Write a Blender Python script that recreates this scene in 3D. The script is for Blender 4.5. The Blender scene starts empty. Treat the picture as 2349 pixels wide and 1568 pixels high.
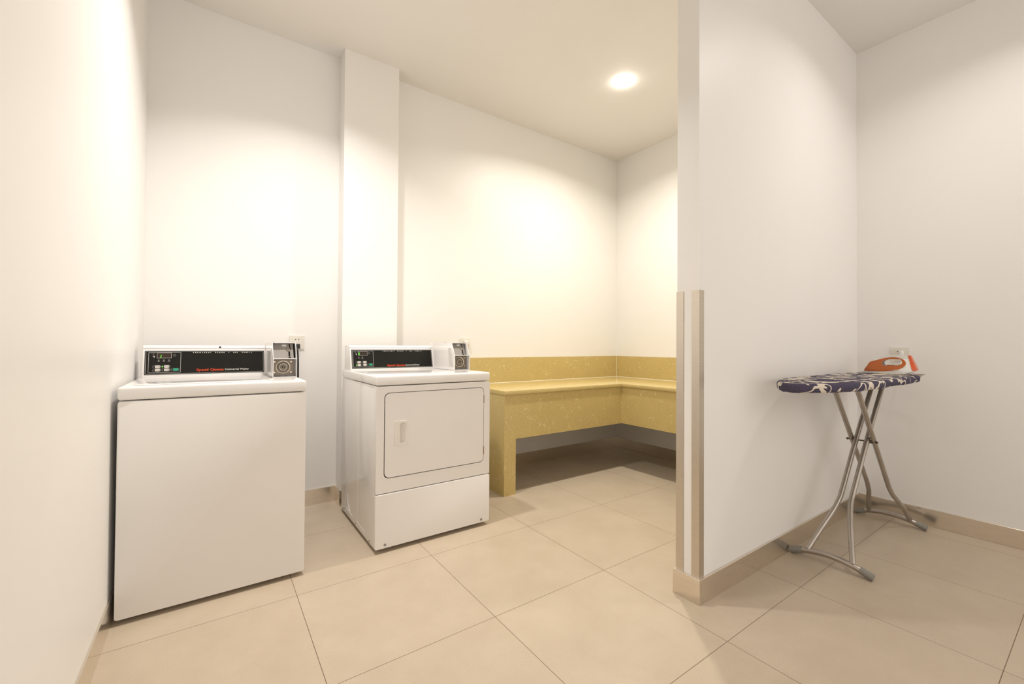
import bpy, bmesh, math, random
from mathutils import Vector, Matrix
random.seed(4)
PI = math.pi
SC = bpy.context.scene
C = SC.collection

# ------------------------------------------------------------------ camera
yaw, pitch, roll = 0.6282739178, 0.0119603035, 0.0060321895
fwd = Vector((math.sin(yaw)*math.cos(pitch), math.cos(yaw)*math.cos(pitch), math.sin(pitch)))
rt = Vector((math.cos(yaw), -math.sin(yaw), 0)); up = rt.cross(fwd)
r2 = math.cos(roll)*rt + math.sin(roll)*up
u2 = -math.sin(roll)*rt + math.cos(roll)*up
cd = bpy.data.cameras.new('camera'); cam = bpy.data.objects.new('camera', cd); C.objects.link(cam)
M = Matrix.Identity(4)
for i in range(3):
    M[i][0] = r2[i]; M[i][1] = u2[i]; M[i][2] = -fwd[i]
M[0][3], M[1][3], M[2][3] = -0.30062, -2.03172, 1.05076
cam.matrix_world = M
cd.sensor_width = 36; cd.lens = 991.78/2349*36
cd.shift_x = -31.84/2349; cd.shift_y = -3.85/2349
cd.clip_start = 0.02
SC.camera = cam

# ------------------------------------------------------------------ world, lights, exposure
w = bpy.data.worlds.new('world'); SC.world = w; w.use_nodes = True
w.node_tree.nodes['Background'].inputs[0].default_value = (1.0, 0.935, 0.875, 1)
w.node_tree.nodes['Background'].inputs[1].default_value = 1.5
SC.view_settings.view_transform = 'Standard'; SC.view_settings.look = 'None'
SC.view_settings.gamma = 1; SC.view_settings.use_curve_mapping = False
SC.view_settings.exposure = 0.0
H = 3.0
WARM = (1.0, 0.935, 0.82); NEUT = (1.0, 0.95, 0.90)
def lamp(x, y, power, col, z=H-0.022, size=0.13, spread=140):
    l = bpy.data.lights.new('ceiling_lamp_light', 'AREA'); l.shape = 'DISK'; l.size = size; l.energy = power; l.color = col; l.spread = math.radians(spread)
    o = bpy.data.objects.new('ceiling_lamp_light', l); o.location = (x, y, z); C.objects.link(o); return o
lamp(2.13, 0.11, 25, WARM, z=H-0.038, size=0.10, spread=152)
lamp(0.14, 0.11, 19, NEUT, spread=124)
lamp(2.35, -1.75, 6.2, NEUT)
lamp(1.2, -3.3, 1, NEUT)

# ------------------------------------------------------------------ materials
def nodes(name):
    m = bpy.data.materials.new(name); m.use_nodes = True
    return m, m.node_tree, m.node_tree.nodes['Principled BSDF']
def N(nt, t, **kw):
    n = nt.nodes.new(t)
    for k, v in kw.items(): setattr(n, k, v)
    return n
def mat(name, col, rough=0.5, metal=0.0, spec=0.5, coat=0.0, var=0.03, scale=40, bump=0.0, emit=None, trans=0):
    m, nt, b = nodes(name)
    tc = N(nt, 'ShaderNodeTexCoord'); no = N(nt, 'ShaderNodeTexNoise'); no.inputs['Scale'].default_value = scale
    no.inputs['Detail'].default_value = 4
    nt.links.new(tc.outputs['Object'], no.inputs['Vector'])
    rp = N(nt, 'ShaderNodeValToRGB')
    rp.color_ramp.elements[0].position = 0.3; rp.color_ramp.elements[1].position = 0.7
    rp.color_ramp.elements[0].color = tuple(c*(1-var) for c in col)+(1,)
    rp.color_ramp.elements[1].color = tuple(min(1, c*(1+var)) for c in col)+(1,)
    nt.links.new(no.outputs['Fac'], rp.inputs['Fac']); nt.links.new(rp.outputs['Color'], b.inputs['Base Color'])
    b.inputs['Roughness'].default_value = rough; b.inputs['Metallic'].default_value = metal
    b.inputs['Specular IOR Level'].default_value = spec; b.inputs['Coat Weight'].default_value = coat
    b.inputs['Coat Roughness'].default_value = 0.05
    if trans: b.inputs['Transmission Weight'].default_value = trans
    if bump:
        bp = N(nt, 'ShaderNodeBump'); bp.inputs['Strength'].default_value = bump; bp.inputs['Distance'].default_value = 0.002
        nt.links.new(no.outputs['Fac'], bp.inputs['Height']); nt.links.new(bp.outputs['Normal'], b.inputs['Normal'])
    if emit:
        b.inputs['Emission Color'].default_value = emit[0]+(1,); b.inputs['Emission Strength'].default_value = emit[1]
    return m
PAINT = mat('wall_paint', (0.90, 0.885, 0.862), 0.42, spec=0.35, var=0.008, scale=3, bump=0.02)
CEIL = mat('ceiling_paint', (0.86, 0.835, 0.80), 0.7, spec=0.2, var=0.006, scale=3)
ENAMEL = mat('white_enamel', (0.85, 0.83, 0.81), 0.13, spec=0.5, coat=0.3, var=0.01, scale=6)
ENAMEL2 = mat('satin_white_enamel', (0.85, 0.825, 0.80), 0.3, spec=0.4, var=0.01, scale=6)
PLASTIC = mat('white_plastic', (0.82, 0.79, 0.74), 0.3, var=0.01)
IVORY = mat('ivory_plastic', (0.80, 0.76, 0.68), 0.35, var=0.01)
BLACK = mat('black_plastic', (0.012, 0.012, 0.012), 0.4, var=0.2)
HOLE = mat('dark_gap', (0.004, 0.004, 0.004), 0.8, spec=0.1, var=0.1)
PANEL = mat('black_control_panel', (0.017, 0.016, 0.014), 0.22, spec=0.13, var=0.3, scale=500)
SILVER = mat('silver_line', (0.55, 0.55, 0.52), 0.35, metal=0.5, var=0.05)
PRINT = mat('white_print', (0.75, 0.74, 0.70), 0.5, var=0.02)
GREYP = mat('grey_print', (0.25, 0.24, 0.23), 0.5, var=0.02)
RED = mat('red_print', (0.80, 0.10, 0.03), 0.4, var=0.05)
GREENB = mat('green_button', (0.01, 0.30, 0.17), 0.4, var=0.05)
BTN = mat('grey_button', (0.62, 0.58, 0.53), 0.4, var=0.04)
LED = mat('green_led', (0.05, 0.5, 0.01), 0.4, emit=((0.15, 1.0, 0.02), 1.6))
LEDOFF = mat('pale_indicator', (0.6, 0.6, 0.55), 0.4)
DISP = mat('display_glass', (0.03, 0.018, 0.012), 0.15, var=0.2, scale=300)
DISPG = mat('lit_display_block', (0.02, 0.12, 0.01), 0.3, emit=((0.05, 0.45, 0.01), 0.35))
GREYM = mat('grey_painted_metal', (0.29, 0.27, 0.25), 0.45, metal=0.1, var=0.05, scale=200)
ZINC = mat('zinc_plate', (0.21, 0.172, 0.13), 0.38, metal=0.6, var=0.15, scale=60)
CHROME = mat('bright_steel', (0.52, 0.465, 0.385), 0.22, metal=0.95, var=0.05)
DKSTEEL = mat('dark_steel', (0.14, 0.12, 0.10), 0.4, metal=0.7, var=0.1)
TUBE = mat('silver_tube', (0.46, 0.42, 0.375), 0.26, metal=0.8, var=0.08, scale=15)
RUBBER = mat('grey_rubber', (0.27, 0.26, 0.235), 0.55, var=0.06)
SCREW = mat('screw_metal', (0.30, 0.31, 0.28), 0.35, metal=0.8)
ORANGE = mat('orange_plastic', (0.50, 0.125, 0.022), 0.18, var=0.08, scale=12)
REDOR = mat('red_orange_plastic', (0.72, 0.115, 0.03), 0.3, var=0.05)
IRONW = mat('iron_white_plastic', (0.83, 0.83, 0.79), 0.22, var=0.01)
LENS = mat('lamp_lens', (1, 1, 1), 0.4, emit=((1.0, 0.93, 0.82), 28))
HINGE = mat('brown_hinge_metal', (0.33, 0.24, 0.17), 0.4, metal=0.6)

def steel_mat(name, col, rough):
    m, nt, b = nodes(name)
    tc = N(nt, 'ShaderNodeTexCoord'); mp = N(nt, 'ShaderNodeMapping'); mp.inputs['Scale'].default_value = (3, 3, 60)
    no = N(nt, 'ShaderNodeTexNoise'); no.inputs['Scale'].default_value = 4; no.inputs['Detail'].default_value = 6
    nt.links.new(tc.outputs['Object'], mp.inputs[0]); nt.links.new(mp.outputs[0], no.inputs['Vector'])
    rp = N(nt, 'ShaderNodeValToRGB')
    rp.color_ramp.elements[0].color = tuple(c*0.88 for c in col)+(1,); rp.color_ramp.elements[1].color = tuple(c*1.08 for c in col)+(1,)
    nt.links.new(no.outputs['Fac'], rp.inputs['Fac']); nt.links.new(rp.outputs['Color'], b.inputs['Base Color'])
    b.inputs['Metallic'].default_value = 0.92; b.inputs['Roughness'].default_value = rough
    return m
STEEL = steel_mat('brushed_steel_skirting', (0.80, 0.735, 0.645), 0.2)
STEELG = steel_mat('brushed_steel_guard', (0.64, 0.58, 0.50), 0.30)

def floor_mat():
    m, nt, b = nodes('beige_floor_tiles'); L = nt.links.new
    g = N(nt, 'ShaderNodeNewGeometry'); sx = N(nt, 'ShaderNodeSeparateXYZ'); L(g.outputs['Position'], sx.inputs[0])
    outs = []
    for k in (0, 1):
        pp = N(nt, 'ShaderNodeMath', operation='PINGPONG'); pp.inputs[1].default_value = 0.3
        L(sx.outputs[k], pp.inputs[0])
        lt = N(nt, 'ShaderNodeMath', operation='LESS_THAN'); lt.inputs[1].default_value = 0.0011
        L(pp.outputs[0], lt.inputs[0]); outs.append(lt)
    mx = N(nt, 'ShaderNodeMath', operation='MAXIMUM'); L(outs[0].outputs[0], mx.inputs[0]); L(outs[1].outputs[0], mx.inputs[1])
    # per-tile tint
    dv = N(nt, 'ShaderNodeVectorMath', operation='SCALE'); dv.inputs['Scale'].default_value = 1/0.6; L(g.outputs['Position'], dv.inputs[0])
    fl = N(nt, 'ShaderNodeVectorMath', operation='FLOOR'); L(dv.outputs[0], fl.inputs[0])
    wn = N(nt, 'ShaderNodeTexWhiteNoise', noise_dimensions='3D'); L(fl.outputs[0], wn.inputs['Vector'])
    n1 = N(nt, 'ShaderNodeTexNoise'); n1.inputs['Scale'].default_value = 5; n1.inputs['Detail'].default_value = 8; n1.inputs['Roughness'].default_value = 0.65
    L(g.outputs['Position'], n1.inputs['Vector'])
    n2 = N(nt, 'ShaderNodeTexNoise'); n2.inputs['Scale'].default_value = 260; n2.inputs['Detail'].default_value = 2
    L(g.outputs['Position'], n2.inputs['Vector'])
    rp = N(nt, 'ShaderNodeValToRGB'); rp.color_ramp.elements[0].position = 0.3; rp.color_ramp.elements[1].position = 0.72
    rp.color_ramp.elements[0].color = (0.52, 0.430, 0.322, 1); rp.color_ramp.elements[1].color = (0.585, 0.492, 0.378, 1)
    L(n1.outputs['Fac'], rp.inputs['Fac'])
    r3 = N(nt, 'ShaderNodeMapRange'); r3.inputs['To Min'].default_value = 0.95; r3.inputs['To Max'].default_value = 1.05
    r3.inputs['From Min'].default_value = 0.3; r3.inputs['From Max'].default_value = 0.7
    L(n2.outputs['Fac'], r3.inputs['Value'])
    r4 = N(nt, 'ShaderNodeMapRange'); r4.inputs['To Min'].default_value = 0.985; r4.inputs['To Max'].default_value = 1.015
    L(wn.outputs['Value'], r4.inputs['Value'])
    mm = N(nt, 'ShaderNodeMath', operation='MULTIPLY'); L(r3.outputs[0], mm.inputs[0]); L(r4.outputs[0], mm.inputs[1])
    vs = N(nt, 'ShaderNodeVectorMath', operation='SCALE'); L(rp.outputs['Color'], vs.inputs[0]); L(mm.outputs[0], vs.inputs['Scale'])
    mix = N(nt, 'ShaderNodeMix', data_type='RGBA'); L(mx.outputs[0], mix.inputs['Factor'])
    L(vs.outputs[0], mix.inputs['A']); mix.inputs['B'].default_value = (0.17, 0.115, 0.07, 1)
    L(mix.outputs['Result'], b.inputs['Base Color'])
    r5 = N(nt, 'ShaderNodeMapRange'); r5.inputs['To Min'].default_value = 0.30; r5.inputs['To Max'].default_value = 0.42
    L(n1.outputs['Fac'], r5.inputs['Value']); L(r5.outputs[0], b.inputs['Roughness'])
    b.inputs['Specular IOR Level'].default_value = 0.4
    return m
FLOOR = floor_mat()

def stone_mat():
    m, nt, b = nodes('yellow_quartz_stone'); L = nt.links.new
    tc = N(nt, 'ShaderNodeTexCoord')
    n1 = N(nt, 'ShaderNodeTexNoise'); n1.inputs['Scale'].default_value = 330; n1.inputs['Detail'].default_value = 3
    n2 = N(nt, 'ShaderNodeTexNoise'); n2.inputs['Scale'].default_value = 7; n2.inputs['Detail'].default_value = 5
    L(tc.outputs['Object'], n1.inputs['Vector']); L(tc.outputs['Object'], n2.inputs['Vector'])
    rp = N(nt, 'ShaderNodeValToRGB'); e = rp.color_ramp.elements
    e[0].position = 0.30; e[0].color = (0.42, 0.310, 0.115, 1); e[1].position = 0.66; e[1].color = (0.69, 0.555, 0.25, 1)
    k = e.new(0.47); k.color = (0.585, 0.448, 0.175, 1)
    L(n1.outputs['Fac'], rp.inputs['Fac'])
    # pale flecks, bent and sparse
    mp = N(nt, 'ShaderNodeMapping'); mp.inputs['Scale'].default_value = (26, 26, 14)
    nd = N(nt, 'ShaderNodeTexNoise'); nd.inputs['Scale'].default_value = 30; nd.inputs['Detail'].default_value = 2
    L(tc.outputs['Object'], nd.inputs['Vector'])
    ad = N(nt, 'ShaderNodeVectorMath', operation='MULTIPLY_ADD'); ad.inputs[1].default_value = (0.03,)*3
    L(nd.outputs['Color'], ad.inputs[0]); L(tc.outputs['Object'], ad.inputs[2]); L(ad.outputs[0], mp.inputs[0])
    vo = N(nt, 'ShaderNodeTexVoronoi', feature='DISTANCE_TO_EDGE'); vo.inputs['Scale'].default_value = 1.0
    L(mp.outputs[0], vo.inputs['Vector'])
    lt = N(nt, 'ShaderNodeMath', operation='LESS_THAN'); lt.inputs[1].default_value = 0.035; L(vo.outputs['Distance'], lt.inputs[0])
    n3 = N(nt, 'ShaderNodeTexNoise'); n3.inputs['Scale'].default_value = 24; n3.inputs['Detail'].default_value = 1
    L(tc.outputs['Object'], n3.inputs['Vector'])
    gt = N(nt, 'ShaderNodeMath', operation='GREATER_THAN'); gt.inputs[1].default_value = 0.63; L(n3.outputs['Fac'], gt.inputs[0])
    mu = N(nt, 'ShaderNodeMath', operation='MULTIPLY'); L(lt.outputs[0], mu.inputs[0]); L(gt.outputs[0], mu.inputs[1])
    m6 = N(nt, 'ShaderNodeMath', operation='MULTIPLY'); m6.inputs[1].default_value = 0.6; L(mu.outputs[0], m6.inputs[0])
    mix = N(nt, 'ShaderNodeMix', data_type='RGBA'); L(m6.outputs[0], mix.inputs['Factor']); L(rp.outputs['Color'], mix.inputs['A'])
    mix.inputs['B'].default_value = (0.80, 0.69, 0.40, 1)
    r4 = N(nt, 'ShaderNodeMapRange'); r4.inputs['To Min'].default_value = 0.94; r4.inputs['To Max'].default_value = 1.06
    L(n2.outputs['Fac'], r4.inputs['Value'])
    vs = N(nt, 'ShaderNodeVectorMath', operation='SCALE'); L(mix.outputs['Result'], vs.inputs[0]); L(r4.outputs[0], vs.inputs['Scale'])
    L(vs.outputs[0], b.inputs['Base Color']); b.inputs['Roughness'].default_value = 0.28
    return m
STONE = stone_mat()
CAULK = mat('pale_sealant', (0.80, 0.74, 0.58), 0.5)

def cover_mat():
    m, nt, b = nodes('navy_scroll_fabric'); L = nt.links.new
    tc = N(nt, 'ShaderNodeTexCoord')
    nw = N(nt, 'ShaderNodeTexNoise'); nw.inputs['Scale'].default_value = 9; nw.inputs['Detail'].default_value = 1
    L(tc.outputs['Object'], nw.inputs['Vector'])
    ad = N(nt, 'ShaderNodeVectorMath', operation='MULTIPLY_ADD'); ad.inputs[1].default_value = (0.10,)*3
    L(nw.outputs['Color'], ad.inputs[0]); L(tc.outputs['Object'], ad.inputs[2])
    # curling strokes: rings around scattered cell points, cut by a second noise
    v = N(nt, 'ShaderNodeTexVoronoi', feature='F1'); v.inputs['Scale'].default_value = 13; L(ad.outputs[0], v.inputs['Vector'])
    ds = N(nt, 'ShaderNodeMath', operation='SUBTRACT'); ds.inputs[1].default_value = 0.36; L(v.outputs['Distance'], ds.inputs[0])
    ab = N(nt, 'ShaderNodeMath', operation='ABSOLUTE'); L(ds.outputs[0], ab.inputs[0])
    n3 = N(nt, 'ShaderNodeTexNoise'); n3.inputs['Scale'].default_value = 16; n3.inputs['Detail'].default_value = 0
    L(tc.outputs['Object'], n3.inputs['Vector'])
    wd = N(nt, 'ShaderNodeMapRange'); wd.inputs['From Min'].default_value = 0.36; wd.inputs['From Max'].default_value = 0.64
    wd.inputs['To Min'].default_value = 0.0; wd.inputs['To Max'].default_value = 0.16; L(n3.outputs['Fac'], wd.inputs['Value'])
    l1 = N(nt, 'ShaderNodeMath', operation='LESS_THAN'); L(ab.outputs[0], l1.inputs[0]); L(wd.outputs[0], l1.inputs[1])
    # long vines: contour of a smooth noise
    n4 = N(nt, 'ShaderNodeTexNoise'); n4.inputs['Scale'].default_value = 10; n4.inputs['Detail'].default_value = 0.6
    L(ad.outputs[0], n4.inputs['Vector'])
    d2 = N(nt, 'ShaderNodeMath', operation='SUBTRACT'); d2.inputs[1].default_value = 0.52; L(n4.outputs['Fac'], d2.inputs[0])
    a2 = N(nt, 'ShaderNodeMath', operation='ABSOLUTE'); L(d2.outputs[0], a2.inputs[0])
    l2 = N(nt, 'ShaderNodeMath', operation='LESS_THAN'); l2.inputs[1].default_value = 0.026; L(a2.outputs[0], l2.inputs[0])
    mx = N(nt, 'ShaderNodeMath', operation='MAXIMUM'); L(l1.outputs[0], mx.inputs[0]); L(l2.outputs[0], mx.inputs[1])
    n5 = N(nt, 'ShaderNodeTexNoise'); n5.inputs['Scale'].default_value = 300; L(tc.outputs['Object'], n5.inputs['Vector'])
    rp = N(nt, 'ShaderNodeValToRGB'); rp.color_ramp.elements[0].color = (0.048, 0.042, 0.078, 1); rp.color_ramp.elements[1].color = (0.105, 0.092, 0.135, 1)
    rp.color_ramp.elements[0].position = 0.3; rp.color_ramp.elements[1].position = 0.7
    L(n5.outputs['Fac'], rp.inputs['Fac'])
    mix = N(nt, 'ShaderNodeMix', data_type='RGBA'); L(mx.outputs[0], mix.inputs['Factor']); L(rp.outputs['Color'], mix.inputs['A'])
    mix.inputs['B'].default_value = (0.72, 0.65, 0.54, 1)
    L(mix.outputs['Result'], b.inputs['Base Color']); b.inputs['Roughness'].default_value = 0.85; b.inputs['Specular IOR Level'].default_value = 0.2
    return m
COVER = cover_mat()

# ------------------------------------------------------------------ helpers
ROOTLOC = {}
def thing(name, label, cat, loc, group=None):
    o = bpy.data.objects.new(name, None); C.objects.link(o); o.location = loc; o.empty_display_size = 0.1
    o['label'] = label; o['category'] = cat
    if group: o['group'] = group
    ROOTLOC[o.name] = Vector(loc); return o
def rootloc(p):
    while p.parent: p = p.parent
    return ROOTLOC[p.name]
def link(name, bm, m, parent=None, smooth=True, label=None, angle=35):
    if parent is not None:
        off = rootloc(parent); bmesh.ops.translate(bm, verts=bm.verts, vec=-off)
    bmesh.ops.recalc_face_normals(bm, faces=bm.faces)
    me = bpy.data.meshes.new(name); bm.to_mesh(me); bm.free()
    if smooth:
        me.shade_smooth(); me.set_sharp_from_angle(angle=math.radians(angle))
    o = bpy.data.objects.new(name, me); C.objects.link(o)
    if isinstance(m, (list, tuple)):
        for q in m: me.materials.append(q)
    else: me.materials.append(m)
    if parent is not None: o.parent = parent
    if label: o['label'] = label
    return o
def tagm(o, label, cat):
    o['label'] = label; o['category'] = cat; return o
def struct(name, bm, m, smooth=False):
    o = link(name, bm, m, None, smooth); o['kind'] = 'structure'; return o
def box(bm, x0, x1, y0, y1, z0, z1, bev=0, seg=3):
    vs = [bm.verts.new(p) for p in ((x0,y0,z0),(x1,y0,z0),(x1,y1,z0),(x0,y1,z0),(x0,y0,z1),(x1,y0,z1),(x1,y1,z1),(x0,y1,z1))]
    fs = [bm.faces.new([vs[i] for i in f]) for f in ((3,2,1,0),(4,5,6,7),(0,1,5,4),(1,2,6,5),(2,3,7,6),(3,0,4,7))]
    if bev:
        es = {e for f in fs for e in f.edges}
        bmesh.ops.bevel(bm, geom=list(es), offset=bev, segments=seg, affect='EDGES', profile=0.5)
    return bm
def B(*a, **k): return box(bmesh.new(), *a, **k)
def prism(bm, pts, axis, a, b, bev=0, seg=3):
    """closed 2-D outline extruded along an axis; pts are in the other two axes in order"""
    def P(p, t):
        return {'x': (t, p[0], p[1]), 'y': (p[0], t, p[1]), 'z': (p[0], p[1], t)}[axis]
    v0 = [bm.verts.new(P(p, a)) for p in pts]; v1 = [bm.verts.new(P(p, b)) for p in pts]
    n = len(pts); fs = [bm.faces.new(v0), bm.faces.new(v1[::-1])]
    for i in range(n): fs.append(bm.faces.new((v0[i], v1[i], v1[(i+1) % n], v0[(i+1) % n])))
    if bev:
        bmesh.ops.recalc_face_normals(bm, faces=fs)
        es = {e for f in fs for e in f.edges}
        bmesh.ops.bevel(bm, geom=list(es), offset=bev, segments=seg, affect='EDGES', profile=0.5)
    return bm
def rrect(x0, x1, y0, y1, r, n=6):
    pts = []
    for cx, cy, a in ((x1-r, y0+r, -PI/2), (x1-r, y1-r, 0), (x0+r, y1-r, PI/2), (x0+r, y0+r, PI)):
        for k in range(n+1):
            t = a + PI/2*k/n; pts.append((cx+r*math.cos(t), cy+r*math.sin(t)))
    return pts
def circ(cx, cy, r, n=24): return [(cx+r*math.cos(2*PI*k/n), cy+r*math.sin(2*PI*k/n)) for k in range(n)]
def smooth_path(pts, n=6):
    out = []
    P = [Vector(p) for p in pts]
    for i in range(len(P)-1):
        p0 = P[max(i-1, 0)]; p1 = P[i]; p2 = P[i+1]; p3 = P[min(i+2, len(P)-1)]
        for k in range(n):
            t = k/n
            out.append(0.5*((2*p1)+(-p0+p2)*t+(2*p0-5*p1+4*p2-p3)*t*t+(-p0+3*p1-3*p2+p3)*t**3))
    out.append(P[-1]); return out
def tube(bm, path, r, n=14, caps=True):
    path = [Vector(p) for p in path]; rings = []; ref = None
    for i, p in enumerate(path):
        t = (path[min(i+1, len(path)-1)]-path[max(i-1, 0)]).normalized()
        if ref is None:
            ref = Vector((0, 0, 1)) if abs(t.z) < 0.9 else Vector((1, 0, 0))
        a = t.cross(ref).normalized(); b2 = a.cross(t).normalized(); ref = b2
        rr = r(i) if callable(r) else r
        rings.append([bm.verts.new(p+a*rr*math.cos(2*PI*k/n)+b2*rr*math.sin(2*PI*k/n)) for k in range(n)])
    for i in range(len(rings)-1):
        for k in range(n):
            bm.faces.new((rings[i][k], rings[i][(k+1) % n], rings[i+1][(k+1) % n], rings[i+1][k]))
    if caps: bm.faces.new(rings[0]); bm.faces.new(rings[-1][::-1])
    return bm
def ringstrip(bm, outer, inner, f, n0, n1):
    """frame between two outlines of equal length, thickness n0..n1; f maps (u,v,n)"""
    k = len(outer)
    A = [[bm.verts.new(f(p[0], p[1], nn)) for p in L] for L, nn in ((outer, n0), (outer, n1), (inner, n1), (inner, n0))]
    for j in range(4):
        for i in range(k):
            bm.faces.new((A[j][i], A[j][(i+1) % k], A[(j+1) % 4][(i+1) % k], A[(j+1) % 4][i]))
    return bm
def plate(bm, pts, f, n0, n1):
    k = len(pts); a = [bm.verts.new(f(p[0], p[1], n0)) for p in pts]; b2 = [bm.verts.new(f(p[0], p[1], n1)) for p in pts]
    bm.faces.new(a); bm.faces.new(b2[::-1])
    for i in range(k): bm.faces.new((a[i], a[(i+1) % k], b2[(i+1) % k], b2[i]))
    return bm
def text_bm(body, f, u0, u1, v0, height, n0, n1, bold=0.0, spacing=1.0):
    """lettering as a mesh, fitted between u0 and u1, capital height given"""
    cu = bpy.data.curves.new('t', 'FONT'); cu.body = body; cu.size = 1; cu.offset = bold; cu.extrude = 0.5
    cu.space_character = spacing; cu.resolution_u = 3
    ob = bpy.data.objects.new('t', cu); C.objects.link(ob)
    me = bpy.data.meshes.new_from_object(ob.evaluated_get(bpy.context.evaluated_depsgraph_get()))
    bpy.data.objects.remove(ob); bpy.data.curves.remove(cu)
    bm = bmesh.new(); bm.from_mesh(me); bpy.data.meshes.remove(me)
    xs = [v.co.x for v in bm.verts]; a, b2 = min(xs), max(xs)
    s = (u1-u0)/(b2-a); sv = height/0.72
    for v in bm.verts:
        v.co = f(u0+(v.co.x-a)*s, v0+v.co.y*sv, n0 if v.co.z < 0 else n1)
    return bm
def filled(outer, hole=None, cuts=3):
    """2-D outline with a hole, filled and extruded to t = -1..1, subdivided"""
    cu = bpy.data.curves.new('f', 'CURVE'); cu.dimensions = '2D'; cu.fill_mode = 'BOTH'; cu.extrude = 1.0
    for L in (outer, hole):
        if not L: continue
        s = cu.splines.new('POLY'); s.points.add(len(L)-1); s.use_cyclic_u = True
        for q, p in zip(s.points, L): q.co = (p[0], p[1], 0, 1)
    ob = bpy.data.objects.new('f', cu); C.objects.link(ob)
    me = bpy.data.meshes.new_from_object(ob.evaluated_get(bpy.context.evaluated_depsgraph_get()))
    bpy.data.objects.remove(ob); bpy.data.curves.remove(cu)
    bm = bmesh.new(); bm.from_mesh(me); bpy.data.meshes.remove(me)
    bmesh.ops.remove_doubles(bm, verts=bm.verts, dist=1e-5)
    return bm
def loop_smooth(pts, n=4):
    P = [Vector((p[0], p[1], 0)) for p in pts]; out = []; k = len(P)
    for i in range(k):
        p0, p1, p2, p3 = P[i-1], P[i], P[(i+1) % k], P[(i+2) % k]
        for j in range(n):
            t = j/n
            q = 0.5*((2*p1)+(-p0+p2)*t+(2*p0-5*p1+4*p2-p3)*t*t+(-p0+3*p1-3*p2+p3)*t**3)
            out.append((q.x, q.y))
    return out

# ------------------------------------------------------------------ the room
XL, XR, YB, YF = -0.600, 3.145, 1.092, -4.6
PX, PY0, PY1 = 1.325, -1.009, -0.906            # partition end and faces
CX0, CX1, CY = 0.388, 0.751, 0.961              # column
struct('floor', B(XL-0.1, XR+0.1, YF-0.1, YB+0.1, -0.06, 0), FLOOR)
struct('ceiling', B(XL-0.1, XR+0.1, YF-0.1, YB+0.1, H, H+0.06), CEIL)
struct('wall_left', B(XL-0.1, XL, YF-0.1, YB+0.1, 0, H), PAINT)
struct('wall_back', B(XL, XR, YB, YB+0.1, 0, H), PAINT)
struct('wall_right', B(XR, XR+0.1, YF-0.1, YB+0.1, 0, H), PAINT)
#struct('wall_front', B(XL, XR, YF-0.1, YF, 0, H), PAINT)
struct('wall_partition', B(PX, XR, PY0, PY1, 0, H), PAINT)
struct('wall_column', B(CX0, CX1, CY, YB, 0, H), PAINT)
t = 0.008; BZ = 0.1
bm = bmesh.new()
box(bm, XL, CX0, YB-t, YB, 0, BZ); box(bm, CX1, XR, YB-t, YB, 0, BZ)
struct('baseboard_back', bm, STEEL)
bm = bmesh.new()
box(bm, CX0-t, CX0, CY-t, YB-t, 0, BZ); box(bm, CX0, CX1, CY-t, CY, 0, BZ); box(bm, CX1, CX1+t, CY-t, YB-t, 0, BZ)
struct('baseboard_column', bm, STEEL)
struct('baseboard_left', B(XL, XL+t, YF, YB-t, 0, BZ, bev=0.001, seg=1), STEEL)
bm = bmesh.new()
box(bm, XR-t, XR, YF, PY0-t, 0, BZ, bev=0.001, seg=1); box(bm, XR-t, XR, PY1+t, YB-t, 0, BZ, bev=0.001, seg=1)
struct('baseboard_right', bm, STEEL)
bm = bmesh.new(); tp = 0.012
box(bm, PX-tp, XR, PY0-tp, PY0, 0, BZ, bev=0.001, seg=1); box(bm, PX-tp, XR, PY1, PY1+tp, 0, BZ, bev=0.001, seg=1)
box(bm, PX-tp-0.0004, PX-0.0004, PY0-tp-0.0004, PY1+tp+0.0004, 0, BZ+0.0005, bev=0.001, seg=1)
struct('baseboard_partition', bm, STEEL)
g = 0.003; GT = 1.285; GW = 0.032
bm = bmesh.new()                                 # near corner guard, an L of folded steel
box(bm, PX-g, PX, PY0-g, PY0+GW, BZ, GT); box(bm, PX, PX+GW, PY0-g, PY0, BZ, GT)
struct('trim_1', bm, STEELG)
bm = bmesh.new()
box(bm, PX-g, PX, PY1-GW, PY1+g, BZ, GT); box(bm, PX, PX+GW, PY1, PY1+g, BZ, GT)
struct('trim_2', bm, STEELG)

# ------------------------------------------------------------------ ceiling downlight
dl = thing('ceiling_downlight', 'round white glowing downlight set in the ceiling above the stone bench', 'ceiling light', (2.13, 0.11, H))
bm = bmesh.new()
ringstrip(bm, circ(2.13, 0.11, 0.064, 40), circ(2.13, 0.11, 0.058, 40), lambda u, v, n: (u, v, n), H-0.0015, H)
link('trim_ring', bm, PLASTIC, dl)
bm = bmesh.new(); rings = []
for k in range(6):
    a = PI/2*k/6; rings.append([bm.verts.new((2.13+0.057*math.cos(a)*math.cos(q), 0.11+0.057*math.cos(a)*math.sin(q), H-0.0015-0.034*math.sin(a))) for q in [2*PI*i/32 for i in range(32)]])
for i in range(5):
    for k in range(32): bm.faces.new((rings[i][k], rings[i][(k+1) % 32], rings[i+1][(k+1) % 32], rings[i+1][k]))
bm.faces.new(rings[-1])
link('lens', bm, LENS, dl, label='bright frosted lens')

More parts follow.
